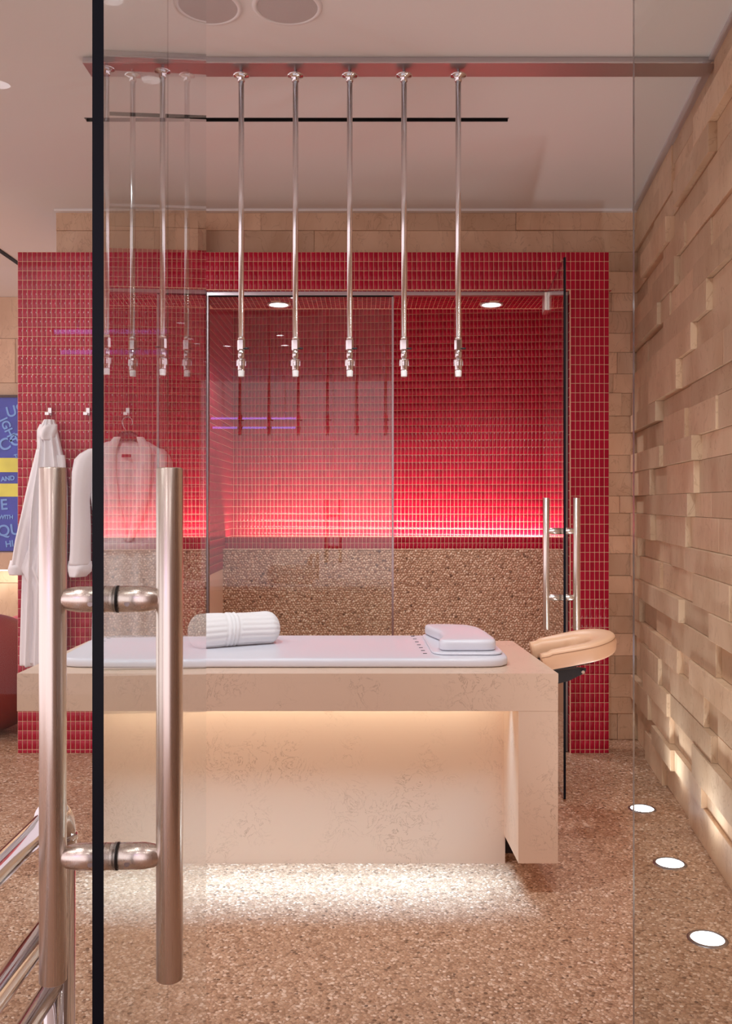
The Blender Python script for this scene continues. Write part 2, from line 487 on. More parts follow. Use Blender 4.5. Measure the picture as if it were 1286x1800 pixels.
# ------------------------------------------------------------------ stone walls
ROWS = [1300, 1254, 1225, 1185, 1153, 1114, 1083, 1043, 1012, 973, 942, 902, 872, 831, 800, 761, 731, 691, 657, 619, 586, 547, 515, 478, 443, 405, 368]
ZR = [H - (y-885)*D_BACK/F for y in ROWS]; ZR[0] = 0.0; ZR[-1] = CEIL

STONE_ME = {}
def stone_mesh(L, hgt, T):
    key = (round(L, 3), round(hgt, 3), round(T, 3))
    if key in STONE_ME: return STONE_ME[key]
    m = MB(); b = .0016
    # local: x along the wall, y out of the wall, z up
    x0, x1, z0, z1 = 0, L, 0, hgt
    m.add([(x0,0,z0),(x1,0,z0),(x1,0,z1),(x0,0,z1),(x0,T-b,z0),(x1,T-b,z0),(x1,T-b,z1),(x0,T-b,z1),
           (x0+b,T,z0+b),(x1-b,T,z0+b),(x1-b,T,z1-b),(x0+b,T,z1-b)],
          [(0,1,5,4),(1,2,6,5),(2,3,7,6),(3,0,4,7),(4,5,9,8),(5,6,10,9),(6,7,11,10),(7,4,8,11),(8,9,10,11)])
    me = bpy.data.meshes.new('stone'); me.from_pydata(m.v, [], m.f); 
    bm = bmesh.new(); bm.from_mesh(me); bmesh.ops.recalc_face_normals(bm, faces=bm.faces); bm.to_mesh(me); bm.free()
    me.materials.append(M['stone']); STONE_ME[key] = me
    return me

# right wall: the joints read off the photograph (pixel on the wall), farther stone prouder
JOINTS = [(1205,653),(1228,588),(1170,549),(1167,720),(1217,690),(1174,801),(1234,783),(1153,846),(1222,886),(1158,926),(1134,961),
          (1185,974),(1132,997),(1210,1071),(1134,1073),(1269,1161),(1203,1164),(1172,1180),(1188,1240),(1153,1244),(1186,400),(1198,480),
          (1253,498),(1173,1330),(1262,1305),(1195,1350),(1243,1400)]
row_j = {i: [] for i in range(len(ZR)-1)}
for x, y in JOINTS:
    D = .8565/((x-640)/F - .1314); z = H - (y-885)*D/F
    for i in range(len(ZR)-1):
        if ZR[i] <= z < ZR[i+1]: row_j[i].append(D)
ang_r = math.atan2(1.0, .1314)           # direction of the wall towards the back
wr = MB()
wr.prism([(XR(-2.5)+.012, -2.5), (XR(5.14)+.012, 5.14), (XR(5.14)+.25, 5.14), (XR(-2.5)+.25, -2.5)], 0, CEIL)
wall_right = wr.build('wall_right', M['stone_joint'])
tag(wall_right, 'right wall of staggered cream stone blocks standing proud', 'wall', kind='structure')
Ld = math.sqrt(1+.1314**2)
LEV = [.014, .014, .02, .028, .036, .045]
for i in range(len(ZR)-1):
    js = sorted(row_j[i]); cuts = [1.2 + random.uniform(0, .35)]
    fixed = {round(j, 4) for j in js}
    while cuts[-1] < 5.06:
        nxt = cuts[-1] + random.uniform(.42, .95)
        cand = [j for j in js if cuts[-1] + .1 < j < nxt + .15]
        nxt = cand[0] if cand else nxt
        if 5.06 - nxt < .14: nxt = 5.07
        cuts.append(min(nxt, 5.07))
    prev = None
    T = [random.choice(LEV) for _ in cuts[:-1]]
    for k in range(len(cuts)-2):
        if round(cuts[k+1], 4) in fixed and T[k+1] < T[k]+.013:
            T[k+1] = min(T[k]+random.uniform(.018, .03), .054)
            if T[k+1] < T[k]+.01: T[k] = .014
    for k in range(len(cuts)-1):
        D0, D1 = cuts[k], cuts[k+1]
        L = (D1-D0)*Ld - .0012; hgt = ZR[i+1]-ZR[i]-.0012
        o = link('stone_block', stone_mesh(round(L, 3), hgt, T[k]), None, wall_right)
        # local x runs from far to near so that local y points to the room (-X)
        o.location = (XR(D1)+.013, D1, ZR[i]+.0006)
        o.rotation_euler = (0, 0, ang_r + math.pi)
        # rotating by ang+180: x -> towards camera, y -> +X?  fixed below
        o.rotation_euler = (0, 0, math.atan2(-1, -.1314))
        o.scale = (1, -1, 1)
m = MB()
m.prism([(XR(-2.5)-.035, -2.5), (XR(5.1)-.035, 5.1), (XR(5.1)+.0, 5.1), (XR(-2.5)+.0, -2.5)], CEIL-.012, CEIL-.0005)
o = m.build('trim_1', M['trim']); tag(o, 'thin shadow gap trim along the top of the right wall', 'trim', kind='structure')

# back stone wall (behind and above the tiled front)
X_BL = -1.72
wb = MB()
wb.box((X_BL, D_BACK+.01, 2.55), (1.62, D_BACK+.13, CEIL)); wb.box((1.25, D_BACK+.01, 0), (1.62, D_BACK+.13, 2.55))
wall_back = wb.build('wall_back', M['stone_joint'])
tag(wall_back, 'back wall of flat cream stone blocks above the red tiles', 'wall', kind='structure')
for i in range(len(ZR)-1):
    if ZR[i+1] <= 2.6:
        xa = 1.255
        cuts = [xa] + ([xa+random.uniform(.05, .2)] if random.random() < .4 else []) + [1.53]
    else:
        cuts = [X_BL]
        while cuts[-1] < 1.53:
            nx = cuts[-1] + random.uniform(.45, .95)
            cuts.append(nx if 1.53-nx > .2 else 1.53)
    for k in range(len(cuts)-1):
        L = cuts[k+1]-cuts[k]-.0012
        T = random.choice([.008, .01, .012, .018])
        z0 = max(ZR[i], 0)
        o = link('stone_block', stone_mesh(round(L, 3), ZR[i+1]-ZR[i]-.0012, T), None, wall_back)
        o.location = (cuts[k]+.0006, D_BACK+.012, z0+.0006); o.scale = (1, -1, 1)
m = MB(); m.box((X_BL, D_BACK-.035, CEIL-.014), (XR(5.04), D_BACK, CEIL-.0005))
o = m.build('trim_2', M['white']); tag(o, 'pale cove trim where the ceiling meets the back wall', 'trim', kind='structure')

# far wall of the gym beyond the tiled front, at the left edge
ZF = [H-(y-885)*D_FAR/F for y in (1179, 1090, 1025, 1000, 900, 800, 673, 595, 522)]; ZF[0] = 0; ZF[-1] = CEIL
m = MB(); m.box((-4.9, D_FAR+.012, 0), (-1.6, D_FAR+.15, CEIL))
wall_far = m.build('wall_far', M['stone_joint']); tag(wall_far, 'far wall of wide cream stone slabs behind the blue banner', 'wall', kind='structure')
for i in range(len(ZF)-1):
    x = -4.9 + random.uniform(0, .5)
    x = -4.9
    while x < -1.65:
        L = random.uniform(.7, 1.2)
        L = min(L, -1.6-x)
        o = link('stone_slab', stone_mesh(round(L-.003, 3), ZF[i+1]-ZF[i]-.003, .014), None, wall_far)
        o.location = (x, D_FAR+.014, ZF[i]+.0015); o.scale = (1, -1, 1); x += L
# hall and gym sides stay open so the pink world fill gets in
# ------------------------------------------------------------------ tiled front of the steam room
TP, TQ = .02533, .0495          # tile pitch
GAP = .0026; TH = .0013
def tile_mesh(w, h):
    m = MB(); b = .0006
    m.add([(0,0,0),(w,0,0),(w,0,h),(0,0,h),(0,-TH+b,0),(w,-TH+b,0),(w,-TH+b,h),(0,-TH+b,h),(b,-TH,b),(w-b,-TH,b),(w-b,-TH,h-b),(b,-TH,h-b)],
          [(0,1,5,4),(1,2,6,5),(2,3,7,6),(3,0,4,7),(4,5,9,8),(5,6,10,9),(6,7,11,10),(7,4,8,11),(8,9,10,11)])
    return m.v, m.f

def tile_field(name, rects, O, ud, vd, nd, parent, mat=None, wav=.0):
    """tiles (u, v, w, h) laid on the plane O + u*ud + v*vd, standing out along nd, as one mesh"""
    rects = np.array(rects, float)
    n = len(rects); b = .0006
    u, v, w, h = rects.T
    def q(du0, du1, dv0, dv1, t):
        uu = np.stack([u+du0, u+w+du1, u+w+du1, u+du0], 1); vv = np.stack([v+dv0, v+dv0, v+h+dv1, v+h+dv1], 1)
        return np.stack([uu, vv, np.full_like(uu, t)], 2)
    P = np.concatenate([q(0,0,0,0,0), q(0,0,0,0,TH-b), q(b,-b,b,-b,TH)], 1)   # n,12,3
    if wav:
        P[:, 4:, 2] += rng.normal(0, wav, (n, 8))
    W_ = np.array(O) + P[..., 0:1]*np.array(ud) + P[..., 1:2]*np.array(vd) + P[..., 2:3]*np.array(nd)
    fc = np.array([(0,1,5,4),(1,2,6,5),(2,3,7,6),(3,0,4,7),(4,5,9,8),(5,6,10,9),(6,7,11,10),(7,4,8,11),(8,9,10,11)])
    if np.dot(np.cross(ud, vd), nd) < 0: fc = fc[:, ::-1]
    Q = (fc[None] + (np.arange(n)*12)[:, None, None]).reshape(-1, 4)
    me = bpy.data.meshes.new(name); pts = W_.reshape(-1, 3)
    me.vertices.add(len(pts)); me.vertices.foreach_set('co', pts.ravel().astype(np.float32))
    me.loops.add(Q.size); me.loops.foreach_set('vertex_index', Q.ravel().astype(np.int32))
    me.polygons.add(len(Q)); me.polygons.foreach_set('loop_start', np.arange(len(Q), dtype=np.int32)*4); me.polygons.foreach_set('loop_total', np.full(len(Q), 4, np.int32))
    me.update(calc_edges=True)
    o = link(name, me, mat or M['tile'], parent); o['kind'] = 'stuff'
    return o

TX0, TX1, TZ1 = -1.827, 1.290, 2.644
OX0, OX1, OZ1 = -.843, 1.083, 2.443
Y0 = D_TILE + TH
m = MB()
m.box((TX0, Y0, 0), (OX0, Y0+.12, TZ1)); m.box((OX1, Y0, 0), (TX1, Y0+.12, TZ1)); m.box((OX0, Y0, OZ1), (OX1, Y0+.12, TZ1))
m.box((TX0, Y0+.12, 0), (TX0+.1, D_FAR, TZ1+.0))           # side of the steam room towards the gym
wall_tile = m.build('wall_tile', M['grout'])
tag(wall_tile, 'freestanding front wall of small glossy red tiles', 'wall', kind='structure')
rect = []; pill = []
ncol = int(round((TX1-TX0)/TP)); tp = (TX1-TX0)/ncol
z = TZ1; k = 0
while z > .004:
    h = min(TQ, z); z0 = z-h
    for c in range(ncol):
        x = TX0 + c*tp; xc = x + tp/2; zc = z0 + h/2
        if OX0 < xc < OX1 and zc < OZ1: continue
        r = (x+GAP/2, z0+GAP/2, tp-GAP, h-GAP)
        if xc > OX1 and h > .04 and len(pill) < 300: pill.append(r)
        else: rect.append(r)
    z = z0
tile_field('tile_field', rect, (0, Y0, 0), (1, 0, 0), (0, 0, 1), (0, -1, 0), wall_tile, wav=.00003)
tv, tf = tile_mesh(tp-GAP, TQ-GAP)
tme = bpy.data.meshes.new('tile'); tme.from_pydata(tv, [], tf)
bm = bmesh.new(); bm.from_mesh(tme); bmesh.ops.recalc_face_normals(bm, faces=bm.faces); bm.to_mesh(tme); bm.free()
tme.materials.append(M['tile'])
for (u, v, w, h) in pill:
    o = link('tile', tme, None, wall_tile, (u, Y0, v))
# jamb and soffit tiles of the opening
rect = [(i*tp+GAP/2, j*TQ+GAP/2, tp-GAP, TQ-GAP) for i in range(4) for j in range(int(OZ1/TQ))]
tile_field('jamb_tile_field', rect, (OX0-.0, Y0, 0), (0, 1, 0), (0, 0, 1), (1, 0, 0), wall_tile)
tile_field('jamb_tile_field', rect, (OX1+.0, Y0, 0), (0, 1, 0), (0, 0, 1), (-1, 0, 0), wall_tile)

# steam room shell
SX0, SX1 = -.90, 1.34
SOF = 5.27                                  # the low soffit ends here
rot = -.096                                 # the back wall runs slightly askew, nearer on the right
def YB(x): return D_STEAM + rot*(x-.2)
m = MB(); m.box((OX0-.08, Y0+.1205, OZ1), (1.24, SOF, OZ1+.10))
sof = m.build('ceiling_soffit', M['grout']); tag(sof, 'red tiled soffit over the steam room opening', 'ceiling', kind='structure')
STEAM_LIGHTS = [(-.482, 5.13), (.716, 5.13)]
rect = []
for i in range(int(2.2/tp)):
    for j in range(9):
        u, v = OX0-.03+i*tp, j*.0495
        if any((u+tp/2-lx)**2 + (Y0+.002+v+.025-ly)**2 < .06**2 for lx, ly in STEAM_LIGHTS): continue
        rect.append((u+GAP/2, v+GAP/2, tp-GAP, .0495-GAP))
tile_field('tile_field', rect, (0, Y0+.002, OZ1), (1, 0, 0), (0, 1, 0), (0, 0, -1), sof)
o = boxobj('ceiling_steam', (SX0-.1, SOF, 2.85), (SX1+.1, 6.6, 2.92), M['ceiling']); tag(o, 'raised ceiling inside the steam room', 'ceiling', kind='structure')
m = MB(); m.prism([(SX0-.1, YB(SX0-.1)), (SX1+.1, YB(SX1+.1)), (SX1+.1, YB(SX1)+.2), (SX0-.1, YB(SX0)+.2)], 0, 2.85)
wsb = m.build('wall_steam_back', M['grout']); tag(wsb, 'back wall of the steam room in small red tiles above a light cove', 'wall', kind='structure')
c_, s_ = math.cos(math.atan(rot)), math.sin(math.atan(rot))
rect = [(i*tp+GAP/2, .9+j*TQ+GAP/2, tp-GAP, TQ-GAP) for i in range(int((SX1-SX0+.1)/tp)) for j in range(39)]
tile_field('tile_field', rect, (SX0-.04, YB(SX0-.04), 0), (c_, s_, 0), (0, 0, 1), (s_, -c_, 0), wsb, wav=.00003)
m = MB(); m.box((SX0-.12, Y0+.12, 0), (SX0, 6.4, 2.85))
wsl = m.build('wall_steam_left', M['grout']); tag(wsl, 'left side wall of the steam room in small red tiles', 'wall', kind='structure')
rect = [(j*tp+GAP/2, .9+k*TQ+GAP/2, tp-GAP, TQ-GAP) for j in range(int(1.35/tp)) for k in range(39)]
tile_field('tile_field', rect, (SX0, Y0+.13, 0), (0, 1, 0), (0, 0, 1), (1, 0, 0), wsl)
m = MB(); m.box((SX1, 5.215, 0), (SX1+.12, 6.4, 2.85))
wsr = m.build('wall_steam_right', M['grout']); tag(wsr, 'right side wall of the steam room in small red tiles', 'wall', kind='structure')
tile_field('tile_field', rect[:39*40], (SX1, 5.22, 0), (0, 1, 0), (0, 0, 1), (-1, 0, 0), wsr)

# pebbled half wall with the tiled cove kerb
PW = 5.80; PZ = H-(966-885)*PW/F
m = MB(); m.prism([(SX0, PW), (SX1, PW), (SX1, PW+.2-.09), (SX0, PW+.2+.05)], 0, PZ)
pw = m.build('wall_pebble', M['mortar']); tag(pw, 'half wall of small rounded pebbles inside the steam room', 'wall', kind='structure')
pebbles('pebble_surface', SX0, SX1, .25, PZ-.004, .0165, .0055, (0, PW, 0), (1, 0, 0), (0, 0, 1), (0, -1, 0), M['pebw'], pw)
pebbles('pebble_surface', SX0, SX1, .0, .06, .0165, .004, (0, PW, PZ), (1, 0, 0), (0, 1, 0), (0, 0, 1), M['pebw'], pw)
KZ = H-(944-885)*5.88/F
m = MB(); m.box((SX0, 5.884, PZ), (SX1, 5.899, KZ))
kerb = m.build('trim_3', M['grout'], None); tag(kerb, 'low red tiled kerb hiding the cove light', 'trim', kind='structure')
rect = [(SX0+i*tp+GAP/2, PZ+j*(KZ-PZ)/2+GAP/2, tp-GAP, (KZ-PZ)/2-GAP) for i in range(int((SX1-SX0)/tp)) for j in range(2)]
tile_field('tile_field', rect, (0, 5.884, 0), (1, 0, 0), (0, 0, 1), (0, -1, 0), kerb)
m = MB(); m.box((SX0+.02, 5.90, PZ+.015), (SX1-.02, 5.912, PZ+.022))
o = m.build('cove_led_strip', M['led_pink']); tag(o, 'hidden pinkish LED strip behind the red tiled kerb', 'LED strip')
area('cove_light', (.22, 5.925, PZ+.03), 2.1, .02, L_COVE, (1, .70, .66), (.22, 6.02, PZ+.2))

for i, (lx, ly) in enumerate(STEAM_LIGHTS):
    t = empty('downlight', (lx, ly, OZ1))
    tag(t, ['round white downlight in the red soffit above the fixed glass', 'round white downlight in the red soffit above the open doorway'][i], 'downlight', 'downlights in the steam room soffit')
    m = MB(); m.lathe([(.050, -.001), (.064, -.002), (.066, -.006), (.062, -.010), (.052, -.008), (.050, -.001)], n=28, cap=False); m.build('rim', M['white'], t)
    m = MB(); m.lathe([(.0, -.004), (.051, -.004), (.051, -.002), (.0, -.002)], n=28, cap=False); m.build('lens', M['lamp'], t)
    spot('downlight_lamp', (lx, ly, OZ1-.03), L_STEAM, (1, .95, .98), (lx, ly+.12, 0), 130, .8, .05)

# shower header and fixed glass
D_G = 4.845
t = empty('window_1', (0, D_G, OZ1))
tag(t, 'fixed clear glass and slim metal header of the steam room opening', 'glass screen', kind='structure')
m = MB(); m.box((OX0+.004, -.018, -.021), (OX1-.004, .018, -.0005)); m.build('channel', M['frame'], t)
m = MB(); m.box((OX0+.012, -.014, -.027), (.155, -.001, -.021)); m.build('gasket', M['slot'], t)
m = MB(); m.box((OX0+.004, -.018, -OZ1+.004), (OX0+.016, .018, -.021)); m.build('wall_channel', M['channel'], t)
m = MB(); m.box((OX1-.022, -.018, -OZ1+.004), (OX1-.004, .018, -.021)); m.build('wall_channel', M['channel'], t)

def glass_sheet(name, x0, x1, z0, z1, T, parent, gm, em, clear_hinge=False):
    """sheet in local xz, thickness in local y; the rim faces get the edge material"""
    m = MB(); x = (x0, x1); y = (-T/2, T/2)
    V = [(x0,y[0],z0),(x1,y[0],z0),(x1,y[0],z1),(x0,y[0],z1),(x0,y[1],z0),(x1,y[1],z0),(x1,y[1],z1),(x0,y[1],z1)]
    m.add(V, [(0,1,2,3),(4,5,6,7)] + ([(3,0,4,7)] if clear_hinge else []), 0); m.add(V, [(0,1,5,4),(1,2,6,5),(2,3,7,6)] + ([] if clear_hinge else [(3,0,4,7)]), 1)
    return m.build(name, [gm, em], parent)

glass_sheet('pane', OX0+.02, .145, .012-OZ1, -.022, .010, t, M['glass'], M['glass_edge2'])
m = MB(); m.box((.146, -.012, .012-OZ1), (.156, .008, -.022)); m.build('edge_seal', M['frame'], t)
m = MB(); m.box((OX0+.02, -.014, .001-OZ1), (.15, .014, .012-OZ1)); m.build('floor_channel', M['frame'], t)

# ------------------------------------------------------------------ glass doors with pull handles
def pull_handle(parent, along, z0, z1, sep, r, posts):
    h = empty('pull_handle'); h.parent = parent
    h.location = (along, 0, 0)
    for sgn in (-1, 1):
        m = MB(); yc = sgn*sep/2
        m.lathe([(r-.0012, z0), (r, z0+.0012), (r, z1-.0012), (r-.0012, z1)], (0, yc, 0), 32)
        m.build('grip', M['steel'], h)
    for zc in posts:
        for sgn in (-1, 1):
            a = .0004; b = sep/2 - r*.72
            m = MB()
            rr = r*.98
            m.lathe([(rr, sgn*a), (rr, sgn*(b-.018)), (rr*.86, sgn*(b-.006)), (rr*.62, sgn*b), (rr*.55, sgn*(b+.004))], (0, 0, zc), 28, 'y')
            m.build('standoff', M['steel'], h)
            m = MB(); m.lathe([(.0032, 0), (.0028, -.0012), (.001, -.0012)], (0, 0, 0), 12, 'x')
            o = m.build('set_screw', M['channel'], h); o.location = (rr*.985, sgn*.021, zc-.004)
        m = MB(); m.lathe([(r*1.0, .0064), (r*1.03, .0066), (r*1.03, .0086), (r*1.0, .0088)], (0, 0, zc), 28, 'y'); m.build('gasket', M['black'], h)
        m = MB(); m.lathe([(r*.97, -.0064), (r*1.0, -.0066), (r*1.0, -.0074), (r*.97, -.0076)], (0, 0, zc), 28, 'y'); m.build('gasket', M['black'], h)
    return h

def door(name, hinge, near, z0, z1, T, gm, em, label, along_back, hz, sep, r, posts):
    d = Vector((near[0]-hinge[0], near[1]-hinge[1])); w = d.length
    t = empty(name, (hinge[0], hinge[1], 0), math.atan2(d.y, d.x))
    tag(t, label, 'glass door', kind='structure')
    glass_sheet('pane', 0, w, z0, z1, T, t, gm, em, True)
    pull_handle(t, w-along_back, hz[0], hz[1], sep, r, posts)
    for zc in (z0+.0, z1-.09):
        m = MB(); m.box((.0, -T/2-.012, zc), (.13, -T/2-.0005, zc+.09)); m.box((.0, T/2+.0005, zc), (.13, T/2+.012, zc+.09)); m.build('patch_hinge', M['steel'], t)
    return t

door('door_1', (-.335, 1.894), (-.293, 1.002), .012, 2.70, .0125, M['glass_door'], M['glass_edge'],
     'open clear glass door seen edge on in the foreground with long steel pulls', .064, (.760, 1.360), .135, .0155, (1.206, .905))
d2 = door('door_2', (.958, 4.815), (.884, 4.018), .012, 2.405, .0105, M['glass_door'], M['glass_edge'],
     'open clear glass door of the steam room with long steel pulls', .125, (.744, 1.344), .135, .0150, (1.192, .890))

# fixed glass of the room front
t = empty('glass_partition', (0, 1.9, 0)); tag(t, 'fixed clear glass panel at the left of the foreground door', 'glass panel')
glass_sheet('pane', -2.6, -.41, .004, CEIL-.02, .012, t, M['glass_left'], M['glass_edge2'])
m = MB(); m.box((-2.6, -.012, CEIL-.02), (-.41, .012, CEIL-.0005)); m.build('top_channel', M['beam_steel'], t)
t = empty('glass_partition', (0, 1.9, 0)); tag(t, 'fixed clear glass panel at right between the doorway and the stone wall', 'glass panel')
glass_sheet('pane', .562, XR(1.9)-.06, .004, CEIL-.02, .012, t, M['glass_door'], M['glass_edge2'])
m = MB(); m.box((.562, -.012, CEIL-.02), (XR(1.9)-.06, .012, CEIL-.0005)); m.build('top_channel', M['beam_steel'], t)

# ------------------------------------------------------------------ shower pipes and their channel
BZ = 2.930
m = MB(); m.box((-1.03, 3.332, BZ), (1.285, 3.439, CEIL-.0005))
t = empty('ceiling_channel', (0, 3.385, CEIL)); tag(t, 'brushed steel channel across the ceiling carrying the shower pipes', 'pipe channel')
o = m.build('cover', M['beam_steel'], None); o.parent = t; o.location = (0, -3.385, -CEIL)
m = MB(); m.box((-1.03, 3.330, BZ-.0015), (1.284, 3.332, BZ+.004)); o = m.build('front_lip', M['chrome'], None); o.parent = t; o.location = (0, -3.385, -CEIL)

def shower_pipe():
    t = empty('shower_pipe', (0, 0, BZ))
    m = MB(); m.lathe([(.006, 0), (.006, -.014), (.012, -.017), (.0305, -.021), (.0312, -.023), (.027, -.026), (.016, -.030), (.0140, -.034), (.0140, -.042), (.0110, -.046)], n=28); m.build('flange', M['chrome'], t)
    zb = 1.927 - BZ
    m = MB(); m.lathe([(.0102, -.03), (.0102, zb)], n=20); m.build('pipe', M['satin_chrome'], t)
    m = MB(); m.lathe([(.011, zb+.008), (.0122, zb+.006), (.0122, zb)], n=20); m.build('pipe_collar', M['steel'], t)
    m = MB(); m.lathe([(.0125, zb), (.0145, zb-.003), (.0145, zb-.037), (.0125, zb-.040)], n=6, smooth=False); n = m.build('hex_coupling', M['chrome'], t)
    m = MB(); m.lathe([(.0035, 0), (.0035, .016)], (.012, 0, zb-.033), 10, 'x'); m.build('lever', M['black'], n)
    m = MB(); m.lathe([(.011, zb-.040), (.0105, zb-.043), (.0125, zb-.045), (.0125, zb-.066), (.0095, zb-.069), (.0095, zb-.072)], n=20); m.build('swivel', M['chrome'], t)
    m = MB(); m.lathe([(.0095, zb-.071), (.0165, zb-.074), (.0175, zb-.080), (.0150, zb-.083), (.0165, zb-.088), (.0145, zb-.091), (.0155, zb-.096), (.0130, zb-.100), (.0135, zb-.112), (.0115, zb-.116)], n=20); n = m.build('nozzle', M['chrome'], t)
    m = MB(); m.lathe([(.0118, zb-.116), (.0122, zb-.118), (.0112, zb-.137), (.0095, zb-.138)], n=12, smooth=False); m.build('spray_tip', M['white'], n)
    for k in range(6):
        a = k*math.pi/3
        m = MB(); m.box((-.0018, -.0015, zb-.098), (.0018, .0015, zb-.076)); o = m.build('nozzle_rib', M['satin_chrome'], n)
        o.location = (.0155*math.cos(a), .0155*math.sin(a), 0); o.rotation_euler = (0, 0, a)
    return t
def copy_tree(o, parent=None):
    c = o.copy(); COL.objects.link(c); c.parent = parent
    for ch in list(o.children): copy_tree(ch, c)
    return c
proto = shower_pipe()
ORD = ['leftmost chrome shower pipe hanging behind the foreground glass door', 'second chrome shower pipe from the left behind the foreground glass door',
       'first chrome shower pipe right of the foreground glass door', 'second chrome shower pipe right of the foreground glass door',
       'middle chrome shower pipe hanging over the massage table', 'second chrome shower pipe from the right', 'rightmost chrome shower pipe over the table headrest end']
for i in range(7):
    o = proto if i == 0 else copy_tree(proto)
    o.location = (-.860 + i*.2015, 3.383, BZ)
    tag(o, ORD[i], 'shower pipe', 'shower pipes over the massage table')

# ------------------------------------------------------------------ ceiling speakers
for i, x in enumerate((-.517, -.253)):
    t = empty('ceiling_speaker', (x, 2.994, CEIL))
    tag(t, ['round ceiling speaker half hidden behind the glass door', 'round ceiling speaker with grey grille left of the top centre'][i], 'speaker', 'ceiling speakers')
    m = MB(); m.lathe([(.099, -.001), (.1, -.006), (.112, -.005), (.116, -.0005)], n=48, cap=False); m.build('rim', M['white'], t)
    m = MB(); m.lathe([(.1, -.004), (.07, -.005), (.0, -.0055)], n=48, cap=False); m.build('grille', M['grille'], t)

# ------------------------------------------------------------------ massage table
T0, T1 = 3.06, 3.79
TZ, AZ, LZ, PY = .746, .620, .108, 3.33
TXL, TXR, TXRB = -1.167, .652, .616
table = empty('massage_table', (-.2, 3.45, 0)); tag(table, 'cream quartz massage table with a waterfall leg and lit recessed base', 'table')
def tb(m, name, mat):
    o = m.build(name, mat, None); o.parent = table; o.location = (.2, -3.45, 0); return o
m = MB(); m.prism([(TXL, T0), (TXR, T0), (TXRB, T1), (TXL+.02, T1)], TZ-.03, TZ); tb(m, 'top_slab', M['quartz'])
m = MB(); m.prism([(TXL, T0), (TXR-.001, T0), (TXR-.002, T0+.03), (TXL, T0+.03)], AZ, TZ-.0301); tb(m, 'front_apron', M['quartz'])
m = MB(); m.prism([(TXL+.019, T1-.03), (TXRB, T1-.03), (TXRB, T1), (TXL+.02, T1)], AZ, TZ-.0301); tb(m, 'back_apron', M['quartz'])
m = MB(); m.prism([(TXL, T0+.03), (TXL+.03, T0+.03), (TXL+.05, T1-.03), (TXL+.019, T1-.03)], AZ, TZ-.0301); tb(m, 'end_apron', M['quartz'])
m = MB(); m.prism([(TXL+.03, T0+.03), (.518, T0+.03), (.50, T1-.03), (TXL+.05, T1-.03)], TZ-.05, TZ-.0302); tb(m, 'underside', M['white'])
m = MB(); m.prism([(.518, T0+.0005), (TXR-.001, T0+.0005), (TXRB-.001, T1-.0005), (.497, T1-.0005)], LZ, AZ-.0005); tb(m, 'leg', M['quartz'])
m = MB(); m.prism([(-.975, PY), (.515, PY), (.506, 3.62), (-.975, 3.62)], 0.0005, TZ-.0505); tb(m, 'pedestal', M['quartz'])
m = MB(); m.prism([(.522, PY+.10), (.60, PY+.10), (.59, 3.6), (.515, 3.6)], 0.0005, LZ-.001); tb(m, 'base_foot', M['dark'])
m = MB(); m.box((-1.10, T0+.034, TZ-.062), (.50, T0+.052, TZ-.051)); tb(m, 'led_strip', M['led_warm'])
area('table_light', (-.22, PY-.075, TZ-.060), 1.42, .015, L_TABLE, (1, .93, .78), (-.22, PY, .585), 130)
area('table_floor_light', (-.22, T0+.13, TZ-.085), 1.42, .025, L_TABLE_FLOOR, (.38, .70, 1), (-.22, T0+.10, 0), 54)

# ------------------------------------------------------------------ padded mat, head pillow, towel
def rounded_rect(x0, y0, x1, y1, r, n=8, skew=0.0):
    pts = []
    for cx, cy_, a0 in ((x1-r, y0+r, -90), (x1-r, y1-r, 0), (x0+r, y1-r, 90), (x0+r, y0+r, 180)):
        for k in range(n+1):
            a = math.radians(a0 + 90*k/n); pts.append((cx+r*math.cos(a), cy_+r*math.sin(a)))
    return [(x - skew*(y-y0), y) for x, y in pts]
def resample(pts, n):
    pts = [Vector((p[0], p[1])) for p in pts]; L = [0]
    for i in range(len(pts)): L.append(L[-1] + (pts[(i+1) % len(pts)]-pts[i]).length)
    out = []
    for k in range(n):
        s = L[-1]*k/n; i = max(j for j in range(len(pts)) if L[j] <= s+1e-9)
        f = (s-L[i])/max(1e-9, L[i+1]-L[i]); out.append(pts[i].lerp(pts[(i+1) % len(pts)], min(1, f)))
    return out
def smooth_closed(pts, it=2):
    for _ in range(it):
        n = len(pts); pts = [pts[i]*.5 + (pts[i-1]+pts[(i+1) % n])*.25 for i in range(n)]
    return pts
def inset(pts, d):
    n = len(pts); out = []
    for i in range(n):
        t = (pts[(i+1) % n]-pts[i-1]).normalized(); nrm = Vector((-t.y, t.x)); out.append(pts[i]+nrm*d)
    return out
